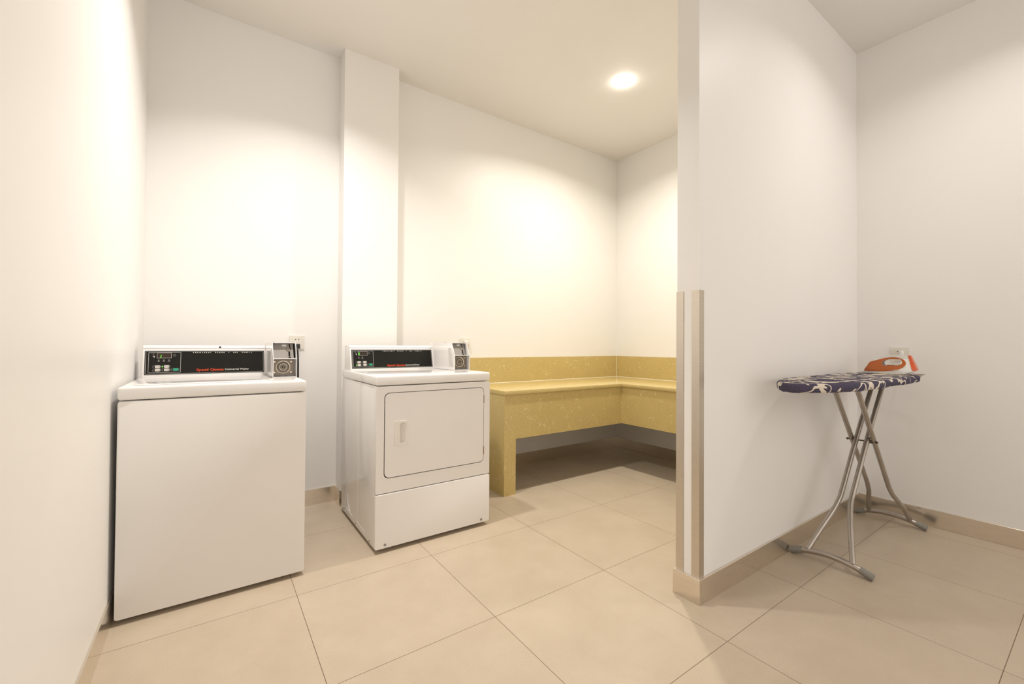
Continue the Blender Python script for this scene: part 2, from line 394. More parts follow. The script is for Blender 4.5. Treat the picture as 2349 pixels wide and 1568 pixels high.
# ------------------------------------------------------------------ stone bench
be = thing('stone_bench', 'L-shaped yellow speckled stone bench with deep apron running round the far corner', 'bench', (2.2, 0.8, 0))
TX0, TY0, TZ0, TZ1 = 1.345, 0.478, 0.703, 0.733
FX = 2.536
bm = bmesh.new()
prism(bm, [(TX0, TY0), (FX, TY0), (FX, PY1+0.002), (XR-0.001, PY1+0.002), (XR-0.001, YB-0.001), (TX0, YB-0.001)], 'z', TZ0, TZ1, bev=0.003, seg=2)
link('bench_top', bm, STONE, be)
bm = bmesh.new(); box(bm, TX0+0.104, FX+0.012, TY0+0.012, TY0+0.034, 0.39, TZ0)
link('apron', bm, STONE, be)
bm = bmesh.new(); box(bm, FX+0.012, FX+0.034, PY1+0.014, TY0+0.034, 0.39, TZ0, bev=0.0015, seg=1)
link('apron', bm, STONE, be)
bm = bmesh.new(); box(bm, TX0+0.006, TX0+0.104, TY0+0.012, YB-t-0.001, 0, TZ0)
link('support_panel', bm, STONE, be)
bm = bmesh.new(); box(bm, TX0, XR-0.001, YB-0.02, YB-0.001, TZ1, 0.948, bev=0.001, seg=1)
link('backsplash', bm, STONE, be)
bm = bmesh.new(); box(bm, XR-0.02, XR-0.001, PY1+0.002, YB-0.02, TZ1, 0.948, bev=0.001, seg=1)
link('backsplash', bm, STONE, be)
bm = bmesh.new()
prism(bm, [(XR-0.024, YB-0.02), (XR-0.02, YB-0.024), (XR-0.0195, YB-0.0195)], 'z', TZ1, 0.947)
prism(bm, [(YB-0.0235, TZ1), (YB-0.019, TZ1), (YB-0.019, TZ1+0.0045)], 'x', TX0, XR-0.02)
prism(bm, [(XR-0.0235, TZ1), (XR-0.019, TZ1), (XR-0.019, TZ1+0.0045)], 'y', PY1+0.003, YB-0.02)
prism(bm, [(FX-0.058, TY0+0.001), (FX-0.054, TY0+0.001), (XR-0.02, YB-0.023), (XR-0.023, YB-0.02)], 'z', TZ1-0.001, TZ1+0.0006)
link('seam_sealant', bm, CAULK, be, label='pale sealant line along the corner and the seams')

# ------------------------------------------------------------------ laundry machines
def console_frame(x0, yb_, zb):
    A = Vector((x0, yb_, zb)); U = Vector((1, 0, 0)); V = Vector((0, 0.035, 0.147)).normalized(); Nn = Vector((0, -V.z, V.y))
    return lambda u, v, n: A+U*u+V*v+Nn*n
def machine(kind, x0, x1, top, label):
    W_ = kind == 'washer'
    yf, yb = 0.163, 0.865
    root = thing('washing_machine' if W_ else 'tumble_dryer', label, 'washing machine' if W_ else 'dryer', ((x0+x1)/2, (yf+yb)/2, 0))
    zb = 0.020
    # feet
    for fx in (x0+0.06, x1-0.06):
        for fy in (yf+0.10, yb-0.06):
            bm = bmesh.new(); prism(bm, circ(fx, fy, 0.018, 16), 'z', 0, zb+0.005); link('foot', bm, BLACK, root)
    # cabinet
    lt = top-0.050
    if W_:
        bm = bmesh.new(); box(bm, x0+0.003, x1-0.003, yf+0.012, yb, zb, lt-0.003, bev=0.003); link('cabinet', bm, ENAMEL2, root)
        bm = bmesh.new()
        prism(bm, rrect(x0+0.001, x1-0.001, zb, lt-0.004, 0.010), 'y', yf, yf+0.013, bev=0.0025, seg=2)
        link('front_panel', bm, ENAMEL2, root)
    else:
        sz = 0.297
        bm = bmesh.new()
        box(bm, x0+0.003, x1-0.003, yf+0.022, yb, zb, lt-0.003, bev=0.003)
        link('cabinet', bm, ENAMEL, root)
        # embossed ridges on the visible side
        bm = bmesh.new(); X = x0+0.003
        for pth in ([(0.486, 0.80), (0.490, 0.057), (0.353, 0.052)], [(0.750, 0.80), (0.753, 0.056), (0.601, 0.054)],
                    [(0.726, 0.15), (0.713, 0.104), (0.690, 0.082), (0.651, 0.066)], [(0.205, 0.80), (0.207, 0.06)]):
            tube(bm, [(X, p[0], p[1]) for p in pth], 0.0010, 6)
        link('side_ridges', bm, ENAMEL, root, label='fine embossed ridges on the side panel')
        for (sy, s_z) in ((0.811, 0.036), (0.534, 0.034), (0.262, 0.034)):
            bm = bmesh.new(); prism(bm, circ(sy, s_z, 0.006, 12), 'x', X-0.0025, X+0.001); link('screw', bm, SCREW, root)
        # front with door opening
        f = lambda u, v, n: (u, yf-n, v)
        D0, D1, DZ0, DZ1 = x0+0.041, x1-0.040, 0.370, 0.806
        bm = bmesh.new()
        outer = rrect(x0+0.001, x1-0.001, sz+0.002, lt-0.004, 0.004); hole = rrect(D0, D1, DZ0, DZ1, 0.028)
        ringstrip(bm, outer, hole, f, -0.022, 0.0)
        link('front_panel', bm, ENAMEL2, root)
        bm = bmesh.new(); plate(bm, rrect(D0-0.005, D1+0.005, DZ0-0.005, DZ1+0.005, 0.028), f, -0.0225, -0.016)
        link('door_recess', bm, HOLE, root, label='dark gap around the door')
        bm = bmesh.new()
        bm.free(); hx0, hx1, hz0, hz1 = 0.463, 0.532, 0.530, 0.657
        bm = filled(rrect(D0+0.0045, D1-0.003, DZ0+0.0045, DZ1-0.003, 0.025), rrect(hx0+0.006, hx1-0.006, hz0+0.006, hz1-0.006, 0.006))
        for v in bm.verts: v.co = (v.co.x, yf-0.001 if v.co.z > 0 else yf+0.014, v.co.y)
        door = link('door', bm, ENAMEL2, root)
        hx0, hx1, hz0, hz1 = 0.463, 0.532, 0.530, 0.657
        fr = rrect(hx0, hx1, hz0, hz1, 0.008); inn = rrect(hx0+0.028, hx1-0.006, hz0+0.012, hz1-0.010, 0.012)
        bm = bmesh.new(); ringstrip(bm, fr, inn, f, 0.0005, 0.0045)
        k = len(inn); prev = [bm.verts.new(f(p[0], p[1], 0.0045)) for p in inn]
        for j in range(1, 6):                     # pocket floor: steep at the left, sloping up to the right
            q = []
            for p in inn:
                w_ = (p[0]-inn[-1][0])/(hx1-0.006-inn[-1][0]); w_ = min(1, max(0, w_))
                dep = 0.0145*(1-w_)**0.6+0.002
                cxm = hx0+0.040; sh = j/5
                q.append(bm.verts.new(f(p[0]+(0.004*sh if w_ < 0.3 else -0.004*sh*w_), p[1]+(0.004*sh if p[1] < 0.594 else -0.004*sh), 0.0045-dep*math.sin(PI/2*sh))))
            for i in range(k): bm.faces.new((prev[i], prev[(i+1) % k], q[(i+1) % k], q[i]))
            prev = q
        bm.faces.new(prev)
        link('door_handle', bm, PLASTIC, door, label='white plastic pull with a scooped pocket')
        for hz in (0.735, 0.435):
            bm = bmesh.new(); box(bm, D1-0.004, D1+0.002, yf-0.002, yf+0.01, hz-0.022, hz+0.026, bev=0.001, seg=1)
            link('hinge', bm, HINGE, root)
        bm = bmesh.new()
        prism(bm, rrect(x0+0.000, x1-0.000, zb+0.002, sz-0.003, 0.008), 'y', yf-0.003, yf+0.022, bev=0.003, seg=2)
        link('lower_panel', bm, ENAMEL2, root)
        for sx in (0.419, 0.977):
            bm = bmesh.new(); prism(bm, circ(sx, 0.040, 0.0065, 14), 'y', yf-0.006, yf-0.002); link('screw', bm, SCREW, root)
    # top with folded rim
    bm = bmesh.new(); box(bm, x0, x1, yf-0.004, yb, lt, top, bev=0.010, seg=4)
    topo = link('top_panel', bm, ENAMEL, root)
    if W_:
        bm = bmesh.new(); f2 = lambda u, v, n: (u, v, n)
        pts = rrect(x0+0.035, -0.085, yf+0.035, 0.690, 0.05)
        prism(bm, pts, 'z', top-0.001, top+0.0035, bev=0.0015, seg=2)
        link('lid', bm, ENAMEL, root)
    # console
    cx0 = x0+0.013; cx1 = x1-0.109 if W_ else x1-0.107; cw = cx1-cx0
    zb2 = top-0.001; cyb = 0.712
    F = console_frame(cx0, cyb, zb2)
    prof = [(cyb, zb2), (cyb+0.004, zb2+0.016)]
    p1 = F(0, 0.1345 if W_ else 0.132, 0); prof = [(cyb, zb2), (p1.y, p1.z), (p1.y+0.004, p1.z+0.006), (p1.y+0.001, p1.z+0.013), (p1.y+0.008, p1.z+0.022), (p1.y+0.02, p1.z+0.0255), (0.85, p1.z+0.026), (0.86, zb2)]
    bm = bmesh.new(); prism(bm, prof, 'x', cx0, cx1, bev=0.0025, seg=3)
    con = link('console', bm, ENAMEL, root, angle=50)
    if W_:
        bm = bmesh.new(); prism(bm, circ(cx0+0.305, p1.z+0.0165, 0.0045, 20), 'y', p1.y-0.001, p1.y+0.01)
        link('lock_hole', bm, HOLE, con, label='round black lock hole')
    # control panel
    u0, u1, v0, v1 = 0.009, cw-0.012, (0.0135 if W_ else 0.011), (0.1325 if W_ else 0.130)
    bm = bmesh.new(); plate(bm, rrect(u0, u1, v0, v1, 0.002, 2), F, 0.0, 0.0016)
    cp = link('control_panel', bm, PANEL, root, smooth=False, label='black control panel with white and red lettering')
    def sub(name, bm, m, label=None): return link(name, bm, m, cp, label=label, smooth=False)
    bm = bmesh.new()
    ringstrip(bm, rrect(u0+0.003, u1-0.003, v0+0.003, v1-0.003, 0.003, 3), rrect(u0+0.0042, u1-0.0042, v0+0.0042, v1-0.0042, 0.002, 3), F, 0.0014, 0.0022)
    s0 = 0.0225 if W_ else 0.0165; s1 = s0+0.1235
    ringstrip(bm, rrect(s0, s1, v0+0.009, v1-0.0075, 0.003, 3), rrect(s0+0.0014, s1-0.0014, v0+0.0104, v1-0.0089, 0.0016, 3), F, 0.0014, 0.0022)
    sub('silver_border', bm, SILVER)
    ds = s0-0.0225
    vv = v0-0.005
    d0, d1, e0, e1 = 0.0538+ds, 0.1096+ds, vv+0.0865, vv+0.1135
    bm = bmesh.new(); plate(bm, rrect(d0, d1, e0, e1, 0.002, 2), F, 0.0014, 0.0019); sub('display', bm, DISP, 'small dark digital display')
    bm = bmesh.new(); ringstrip(bm, rrect(d0, d1, e0, e1, 0.002, 3), rrect(d0+0.0011, d1-0.0011, e0+0.0011, e1-0.0011, 0.0012, 3), F, 0.0016, 0.0024); sub('display_border', bm, SILVER)
    if W_:
        bm = bmesh.new(); plate(bm, [(0.0670, e0+0.002), (0.0688, e0+0.002), (0.0712, e0+0.0165), (0.0694, e0+0.0165)], F, 0.0018, 0.0024); sub('digit', bm, LED, 'lit green digit')
    else:
        bm = bmesh.new(); plate(bm, rrect(d0+0.002, d0+0.0105, e0+0.002, e0+0.021, 0.001, 2), F, 0.0018, 0.0021); sub('display_block', bm, DISPG, 'dim green lit block')
        bm = bmesh.new(); plate(bm, [(d0+0.0055, e0+0.003), (d0+0.0072, e0+0.003), (d0+0.0080, e0+0.018), (d0+0.0063, e0+0.018)], F, 0.0020, 0.0026); sub('digit', bm, LED, 'lit green digit')
    # printed symbols: clock, coin hand
    bm = bmesh.new(); c = (0.1206+ds, vv+0.1005)
    ringstrip(bm, circ(c[0], c[1], 0.0055, 20), circ(c[0], c[1], 0.0046, 20), F, 0.0014, 0.002)
    plate(bm, [(c[0]-0.0004, c[1]), (c[0]+0.0004, c[1]), (c[0]+0.0004, c[1]+0.0035), (c[0]-0.0004, c[1]+0.0035)], F, 0.0014, 0.002)
    plate(bm, [(c[0], c[1]-0.0004), (c[0]+0.003, c[1]-0.0004), (c[0]+0.003, c[1]+0.0004), (c[0], c[1]+0.0004)], F, 0.0014, 0.002)
    sub('clock_symbol', bm, GREYP)
    bm = bmesh.new(); hx, hz = 0.031+ds, vv+0.108
    plate(bm, [(hx, hz), (hx+0.010, hz), (hx+0.010, hz+0.0012), (hx, hz+0.0012)], F, 0.0014, 0.002)
    plate(bm, [(hx+0.010, hz-0.003), (hx+0.0116, hz-0.003), (hx+0.0128, hz+0.004), (hx+0.0112, hz+0.004)], F, 0.0014, 0.002)
    plate(bm, [(hx+0.007, hz-0.007), (hx+0.014, hz-0.0085), (hx+0.0142, hz-0.0075), (hx+0.0072, hz-0.006)], F, 0.0014, 0.002)
    plate(bm, [(hx+0.006, hz-0.0115), (hx+0.012, hz-0.0135), (hx+0.013, hz-0.011), (hx+0.007, hz-0.009)], F, 0.0014, 0.002)
    sub('coin_hand_symbol', bm, GREYP)
    bm = bmesh.new()
    plate(bm, [(hx+0.0125+0.0022*math.cos(2*PI*k/14), hz-0.0145+0.0034*math.sin(2*PI*k/14)) for k in range(14)], F, 0.0014, 0.002)
    sub('coin_symbol', bm, PRINT)
    lx = (0.0609, 0.0804, 0.0999) if W_ else (0.0585, 0.0785)
    for k, x in enumerate(lx):
        bm = bmesh.new(); plate(bm, circ(x+ds, vv+0.0765, 0.0021, 12), F, 0.0014, 0.0022); sub('indicator', bm, LEDOFF)
    bm = bmesh.new()
    for k, x in enumerate(lx):
        rows = (0.0,) if (W_ or k == 0) else (0.0, -0.0032)
        for rr in rows:
            for q in range(5):
                xx = x+ds-0.0052+q*0.0021; plate(bm, [(xx, vv+0.0692+rr), (xx+0.0016, vv+0.0692+rr), (xx+0.0016, vv+0.0713+rr), (xx, vv+0.0713+rr)], F, 0.0014, 0.0019)
    sub('small_print', bm, GREYP)
    # buttons
    for (bx, bz, m_, w_) in ((0.0577, 0.0440, BTN, 0.0215), (0.0918, 0.0443, BTN, 0.0215), (0.0578, 0.0275, BTN, 0.0215), (0.0921, 0.0280, BTN, 0.0215), (0.1268, 0.0285, GREENB, 0.0225)):
        bx += ds; bz += vv
        bm = bmesh.new(); plate(bm, rrect(bx-w_/2, bx+w_/2, bz-0.0062, bz+0.0062, 0.0060, 5), F, 0.0014, 0.0034)
        sub('button', bm, m_, 'green start button' if m_ is GREENB else None)
        bm = bmesh.new(); o_ = rrect(bx-w_/2-0.0065, bx+w_/2+0.002, bz-0.0078, bz+0.0078, 0.004, 4); i_ = rrect(bx-w_/2-0.0058, bx+w_/2+0.0013, bz-0.0071, bz+0.0071, 0.0034, 4)
        ringstrip(bm, o_, i_, F, 0.0014, 0.0021)
        plate(bm, [(bx-w_/2-0.009, bz-0.0005), (bx-w_/2-0.0035, bz-0.0005), (bx-w_/2-0.0035, bz+0.0005), (bx-w_/2-0.009, bz+0.0005)], F, 0.0014, 0.0020)
        plate(bm, [(bx-w_/2-0.0072, bz-0.003), (bx-w_/2-0.0064, bz-0.003), (bx-w_/2-0.0064, bz+0.003), (bx-w_/2-0.0072, bz+0.003)], F, 0.0014, 0.0020)
        sub('button_border', bm, GREYP)
        if m_ is BTN:
            bm = bmesh.new(); plate(bm, circ(bx+0.0055, bz-0.0005, 0.0021, 12), F, 0.0033, 0.0037); sub('button_mark', bm, BLACK)
            bm = bmesh.new()
            for q in (-0.001, 0.0012): plate(bm, [(bx-0.007, bz+q), (bx+0.0012, bz+q), (bx+0.0012, bz+q+0.0007), (bx-0.007, bz+q+0.0007)], F, 0.0033, 0.0036)
            sub('button_print', bm, GREYP)
    gl = (0.0757, 0.0440) if W_ else (0.0418, 0.0265)
    bm = bmesh.new(); plate(bm, circ(gl[0]+ds, gl[1]+vv, 0.0026, 12), F, 0.0016, 0.0030); sub('green_indicator', bm, LED, 'lit green indicator')
    # lettering
    sc_ = 1.0 if W_ else 1.03
    P0 = 0.1933 if W_ else 0.2008
    zt = vv+0.1120 if W_ else vv+0.1125
    segs = [('PERMANENT', 0.0, 0.0745), ('PRESS', 0.0915, 0.1308), ('ALL', 0.1690, 0.1895), ('FABRIC', 0.2078, 0.2525)]
    for s_, a_, b_ in segs:
        n_ = len(s_); cwid = 0.0042; stp = (b_-a_-cwid)/(n_-1)
        bm = bmesh.new()
        for q, ch in enumerate(s_):
            ww = cwid if ch != 'I' else 0.001
            aa = P0+(a_+stp*q)*sc_+(cwid-ww)/2
            tb = text_bm(ch, F, aa, aa+ww, zt, 0.0046, 0.0014, 0.0022, bold=0.03)
            tmp = bpy.data.meshes.new('x'); tb.to_mesh(tmp); tb.free(); bm.from_mesh(tmp); bpy.data.meshes.remove(tmp)
        sub('lettering', bm, PRINT)
    bm = bmesh.new(); plate(bm, circ(P0+0.150*sc_, zt+0.0022, 0.0015, 10), F, 0.0014, 0.0022); sub('lettering', bm, PRINT)
    a_, b_ = (0.2076, 0.3211) if W_ else (0.2233, 0.3388)
    zs = vv+0.0195 if W_ else vv+0.0165
    bm = bmesh.new()                              # heavy slab-like weight: each glyph drawn with widened strokes
    for du, dv in ((-0.0005, 0), (0.0005, 0), (0, 0.0004), (0, -0.0003)):
        tb = text_bm('Speed Queen', F, a_+0.0005+du, b_-0.0005+du, zs-0.0003+dv, 0.0118, 0.0014, 0.0026, bold=0.03, spacing=1.06)
        tmp = bpy.data.meshes.new('x'); tb.to_mesh(tmp); tb.free(); bm.from_mesh(tmp); bpy.data.meshes.remove(tmp)
    sub('logo_lettering', bm, RED, 'bold red brand lettering')
    a_, b_ = (0.3262, 0.4320) if W_ else (0.3427, 0.4401)
    sub('lettering', text_bm('Commercial Washer' if W_ else 'Commercial Dryer', F, a_, b_, zs+0.0008, 0.0098, 0.0014, 0.0022, bold=0.004), PRINT)
    # coin box
    bx0, bx1 = (x1-0.113, x1-0.008) if W_ else (x1-0.110, x1-0.004)
    yf2 = 0.385 if W_ else 0.405
    z0, zm, z1 = top+0.001, top+0.093, top+0.172
    ysl = yf2+0.045; tk = 0.003; ybk = 0.80
    bm = bmesh.new()
    side = [(yf2, z0), (yf2, zm), (ysl, z1), (ybk, z1), (ybk, z0)]
    for (a, b2) in ((bx0, bx0+tk), (bx1-tk, bx1)): prism(bm, side, 'x', a, b2)
    box(bm, bx0+tk, bx1-tk, ysl, ybk, z1-tk, z1); box(bm, bx0+tk, bx1-tk, yf2, ybk, z0, z0+tk)
    box(bm, bx0+tk, bx1-tk, yf2, yf2+0.05, zm-0.002, zm+0.002)
    box(bm, bx0+tk, bx1-tk, ybk-tk, ybk, z0+tk, z1-tk)
    cb = link('coin_box', bm, ENAMEL, root, smooth=False, label='white metal coin box beside the console')
    # upper slanted coin plate
    f3 = lambda u, v, n: (bx0+u, yf2+0.030+0.49*(v)-n*0.9, zm+v+n*0.2)
    wI = bx1-bx0
    bm = bmesh.new(); plate(bm, [(tk, 0.002), (wI-tk-0.008, 0.002), (wI-tk-0.008, 0.074), (tk, 0.074)], f3, -0.002, 0.0)
    ucp = link('coin_plate', bm, GREYM, cb, smooth=False, label='grey coin slot plate')
    def s3(bm, m, name): return link(name, bm, m, cb, smooth=False)
    bm = bmesh.new(); plate(bm, [(0.0745, 0.072), (0.0785, 0.072), (0.0835, 0.046), (0.0795, 0.046)], f3, 0.0, 0.0008); s3(bm, HOLE, 'coin_slot')
    bm = bmesh.new(); plate(bm, rrect(0.0720, 0.0785, 0.010, 0.035, 0.002, 3), f3, 0.0, 0.0008); s3(bm, HOLE, 'return_slot')
    bm = bmesh.new(); tube(bm, [f3(*p, 0.0016) for p in ((0.0800, 0.072), (0.0850, 0.047), (0.0810, 0.041), (0.0798, 0.010))], 0.0011, 6); s3(bm, CHROME, 'slot_edge')
    bm = bmesh.new(); plate(bm, circ(0.0765, 0.0045, 0.0052, 14), f3, 0.0, 0.001); s3(bm, HOLE, 'return_cup')
    bm = bmesh.new(); tube(bm, [f3(0.070, 0.0075, 0.003), f3(0.083, 0.0075, 0.003)], 0.0013, 6); s3(bm, CHROME, 'return_bar')
    bm = bmesh.new(); plate(bm, circ(0.0685, 0.042, 0.0062, 18), f3, 0.0, 0.0009); s3(bm, DKSTEEL, 'screw_recess')
    bm = bmesh.new(); plate(bm, circ(0.0690, 0.042, 0.0042, 18), f3, 0.0008, 0.003); s3(bm, CHROME, 'screw')
    bm = bmesh.new(); plate(bm, [(0.043, 0.064), (0.047, 0.069), (0.062, 0.069), (0.066, 0.064), (0.062, 0.059), (0.047, 0.059)], f3, 0.0, 0.0008); s3(bm, PRINT, 'sticker')
    # lower lock plate
    yl = yf2+0.030
    f4 = lambda u, v, n: (bx0+u, yl-n, z0+v)
    bm = bmesh.new(); plate(bm, [(tk, tk), (wI-tk, tk), (wI-tk, 0.091), (tk, 0.091)], f4, -0.010, -0.006); s3(bm, GREYM, 'inner_plate')
    bm = bmesh.new(); plate(bm, rrect(tk+0.001, wI-0.013, 0.016, 0.084, 0.003, 3), f4, -0.005, 0.0)
    lk = link('lock_plate', bm, ZINC, cb, smooth=False, label='brownish metal lock plate')
    lc = (0.0475, 0.050)
    def lathe(rad, m, name):
        bm = bmesh.new(); rings = []
        for r_, n_ in rad: rings.append([bm.verts.new(f4(lc[0]+r_*math.cos(2*PI*k/36), lc[1]+r_*math.sin(2*PI*k/36), n_)) for k in range(36)])
        for i in range(len(rings)-1):
            for k in range(36): bm.faces.new((rings[i][k], rings[i][(k+1) % 36], rings[i+1][(k+1) % 36], rings[i+1][k]))
        bm.faces.new(rings[-1]); link(name, bm, m, cb, angle=60)
    lathe([(0.0320, -0.001), (0.0315, 0.0025), (0.0290, 0.0025), (0.0275, 0.0006)], CHROME, 'lock_rim')
    lathe([(0.0275, 0.0007), (0.0265, 0.0012), (0.0180, 0.0012)], DKSTEEL, 'lock_groove')
    lathe([(0.0180, 0.001), (0.0172, 0.005), (0.0150, 0.005), (0.0135, 0.002)], CHROME, 'lock_collar')
    lathe([(0.0138, 0.002), (0.0125, 0.0028), (0.0085, 0.0032)], ZINC, 'lock_face')
    lathe([(0.0060, 0.003), (0.0058, 0.0045)], HOLE, 'keyway')
    lathe([(0.0028, 0.0045), (0.0024, 0.0055)], CHROME, 'key_pin')
    for (a, b2) in ((0.010, 0.076), (0.082, 0.076), (0.010, 0.024), (0.082, 0.024)):
        bm = bmesh.new(); plate(bm, circ(a, b2, 0.0042, 12), f4, 0.0, 0.0025); link('rivet', bm, CHROME, cb, smooth=False)
    for a in (0.030, 0.062):
        bm = bmesh.new(); plate(bm, [(a-0.008+0.016*k/10, z_) for k, z_ in [(k, 0.0045+0.0035*math.sin(PI*k/10)) for k in range(11)]], f4, -0.006, -0.0052); link('drain_hole', bm, DKSTEEL, cb, smooth=False)
    # pale label on the left cheek
    bm = bmesh.new(); fl = lambda u, v, n: (bx0-n, u, v)
    plate(bm, [(yf2+0.012, z0+0.018), (yf2+0.075, z0+0.018), (yf2+0.095, z0+0.138), (yf2+0.050, z0+0.138)], fl, 0.0, 0.0006)
    link('side_label', bm, mat('pale_grey_label', (0.62, 0.59, 0.565), 0.5), cb, smooth=False)
    bm = bmesh.new(); prism(bm, circ((bx0+bx1)/2-0.028, 0.60, 0.004, 12), 'z', z1, z1+0.004); link('top_screw', bm, CHROME, cb)
    return root
wm = machine('washer', -0.583, 0.053, 0.886, 'white top-loading washing machine with black control panel, close beside the left wall')
td = machine('dryer', 0.369, 1.033, 0.893, 'white front-door tumble dryer with coin box, standing in front of the wall column')

# ------------------------------------------------------------------ sockets
def socket(axis, a, z, label, plug=False, bare=False):
    """86 mm plate; on the back wall (axis y) or the right wall (axis x)"""
    if axis == 'y':
        f = lambda u, v, n: (a+u, YB-n, z+v); loc = (a+0.043, YB, z)
    else:
        f = lambda u, v, n: (XR-n, a-u, z+v); loc = (XR, a-0.043, z)
    r = thing('wall_socket', label, 'wall socket', loc, 'wall sockets')
    bm = bmesh.new(); plate(bm, rrect(0, 0.086, 0, 0.086, 0.005), f, 0.0, 0.008)
    bmesh.ops.bevel(bm, geom=[e for e in bm.edges if e.calc_face_angle(0) > 1.2], offset=0.002, segments=2, affect='EDGES')
    link('faceplate', bm, IVORY, r)
    bm = bmesh.new(); plate(bm, rrect(0.018, 0.068, 0.007, 0.079, 0.003), f, 0.0078, 0.0095); link('insert', bm, IVORY, r)
    for u in (() if bare else (0.033, 0.051) if not plug else (0.032,)):
        bm = bmesh.new(); plate(bm, [(u-0.004, 0.062), (u+0.002, 0.0655), (u+0.003, 0.062), (u+0.002, 0.0585)] if u < 0.04 else [(u+0.004, 0.062), (u-0.002, 0.0585), (u-0.003, 0.062), (u-0.002, 0.0655)], f, 0.0094, 0.0100); link('slot', bm, HOLE, r, smooth=False)
    return f
socket('y', 0.101, 1.019, 'ivory two-slot wall socket just above the washing machine coin box')
fd = socket('y', 1.311, 1.020, 'ivory wall socket with a white plug, mostly hidden behind the dryer coin box', bare=True)
bm = bmesh.new(); box(bm, 1.336, 1.378, YB-0.040, YB-0.0105, 1.048, 1.088, bev=0.007); link('plug', bm, PLASTIC, td, label='white plug in the wall socket')
bm = bmesh.new(); tube(bm, smooth_path([(1.350, YB-0.035, 1.052), (1.346, YB-0.042, 1.00), (1.335, YB-0.044, 0.965), (1.30, YB-0.06, 0.955), (1.20, YB-0.07, 0.90), (1.12, YB-0.09, 0.6), (1.08, YB-0.12, 0.012), (0.98, YB-0.19, 0.010)], 6), 0.0045, 8); link('power_cord', bm, PLASTIC, td, label='white power cord')
fs = socket('x', -1.186, 0.966, 'ivory wall socket with a plug in it, on the right wall behind the iron', True)
# black cord of the washer
bm = bmesh.new()
tube(bm, smooth_path([(0.140, 1.066, 1.028), (0.142, 1.058, 1.000), (0.146, 1.060, 0.94), (0.147, 1.062, 0.85), (0.145, 1.06, 0.6), (0.14, 1.05, 0.3), (0.12, 0.97, 0.12)], 6), 0.0065, 10)
pc = link('power_cord', bm, BLACK, wm, label='black power cord')
bm = bmesh.new(); box(bm, 0.122, 0.158, 1.060, YB-0.009, 1.022, 1.052, bev=0.004); link('plug', bm, BLACK, pc)

# ------------------------------------------------------------------ ironing board
ib = thing('ironing_board', 'folding ironing board with navy and cream scroll cover on grey tube legs', 'ironing board', (2.5, -1.2, 0))
YC = -1.205; X0, X1 = 1.672, 2.935; ZT = 0.897
def half(t):
    if t < 0.45: h = 0.170*(1-(1-t/0.45)**1.8)**0.62
    else: h = 0.170
    e = (X1-X0)-t
    if e < 0.05: h -= 0.05-math.sqrt(max(0, 0.05**2-(0.05-e)**2))
    return max(h, 0)
ts = [0.45*(1-math.cos(PI/2*k/26)) for k in range(27)]+[0.45+(X1-X0-0.5-0.0)*k/16 for k in range(1, 17)]
e0 = X1-X0-0.05
ts += [e0+0.05*math.sin(PI/2*k/8) for k in range(1, 9)]
ts = sorted(set(round(q, 5) for q in ts))
right = [(X0+q, YC-half(q)) for q in ts]; left = [(X0+q, YC+half(q)) for q in ts[1:]]
outl = right+left[::-1]
# normals
def inset(pts, d):
    k = len(pts); out = []
    for i in range(k):
        a = Vector(pts[i-1]); b2 = Vector(pts[(i+1) % k]); t_ = (b2-a)
        if t_.length < 1e-6: out.append(pts[i]); continue
        t_.normalize(); out.append((pts[i][0]-t_.y*d, pts[i][1]+t_.x*d))
    return out
bm = bmesh.new(); rings = []
kk = len(outl)
jit = [0.0006*math.sin(i*1.9)+0.0010*math.sin(i*0.77+1) for i in range(kk)]
for d, z, js in ((0.016, ZT, 0), (0.007, ZT-0.0015, 0), (0.002, ZT-0.006, 0), (0.0, ZT-0.013, 0), (0.001, ZT-0.024, 0.4), (0.003, ZT-0.033, 1), (0.010, ZT-0.038, 1.6), (0.022, ZT-0.0385, 1)):
    rings.append([bm.verts.new((p[0], p[1], z+js*jit[i])) for i, p in enumerate(inset(outl, d))])
for i in range(len(rings)-1):
    for k in range(kk): bm.faces.new((rings[i][k], rings[i][(k+1) % kk], rings[i+1][(k+1) % kk], rings[i+1][k]))
bm.faces.new(rings[0]); bm.faces.new(rings[-1][::-1])
link('board_cover', bm, COVER, ib, label='navy fabric cover with cream scrolls', angle=60)
bm = bmesh.new()
plate(bm, inset(outl, 0.024), lambda u, v, n: (u, v, n), ZT-0.0405, ZT-0.036); link('board_panel', bm, GREYM, ib, label='metal board under the cover')
YM = -1.200
def legA(s):
    return smooth_path([(2.118, YM+s*0.094, 0.044), (2.185, YM+s*0.068, 0.125), (2.270, YM+s*0.038, 0.215), (2.318, YM+s*0.026, 0.268), (2.362, YM+s*0.024, 0.315), (2.580, YM+s*0.024, 0.570), (2.848, YM+s*0.024, ZT-0.040)], 5)
def legB(s):
    return smooth_path([(3.028, YM+s*0.099, 0.036), (2.965, YM+s*0.083, 0.118), (2.880, YM+s*0.058, 0.200), (2.838, YM+s*0.052, 0.245), (2.800, YM+s*0.050, 0.290), (2.570, YM+s*0.050, 0.560), (2.318, YM+s*0.050, ZT-0.040)], 5)
for s in (1, -1):
    bm = bmesh.new(); tube(bm, legA(s), 0.0122); link('leg', bm, TUBE, ib, angle=60)
for s in (1, -1):
    bm = bmesh.new(); tube(bm, legB(s), 0.0122); link('leg', bm, TUBE, ib, angle=60)
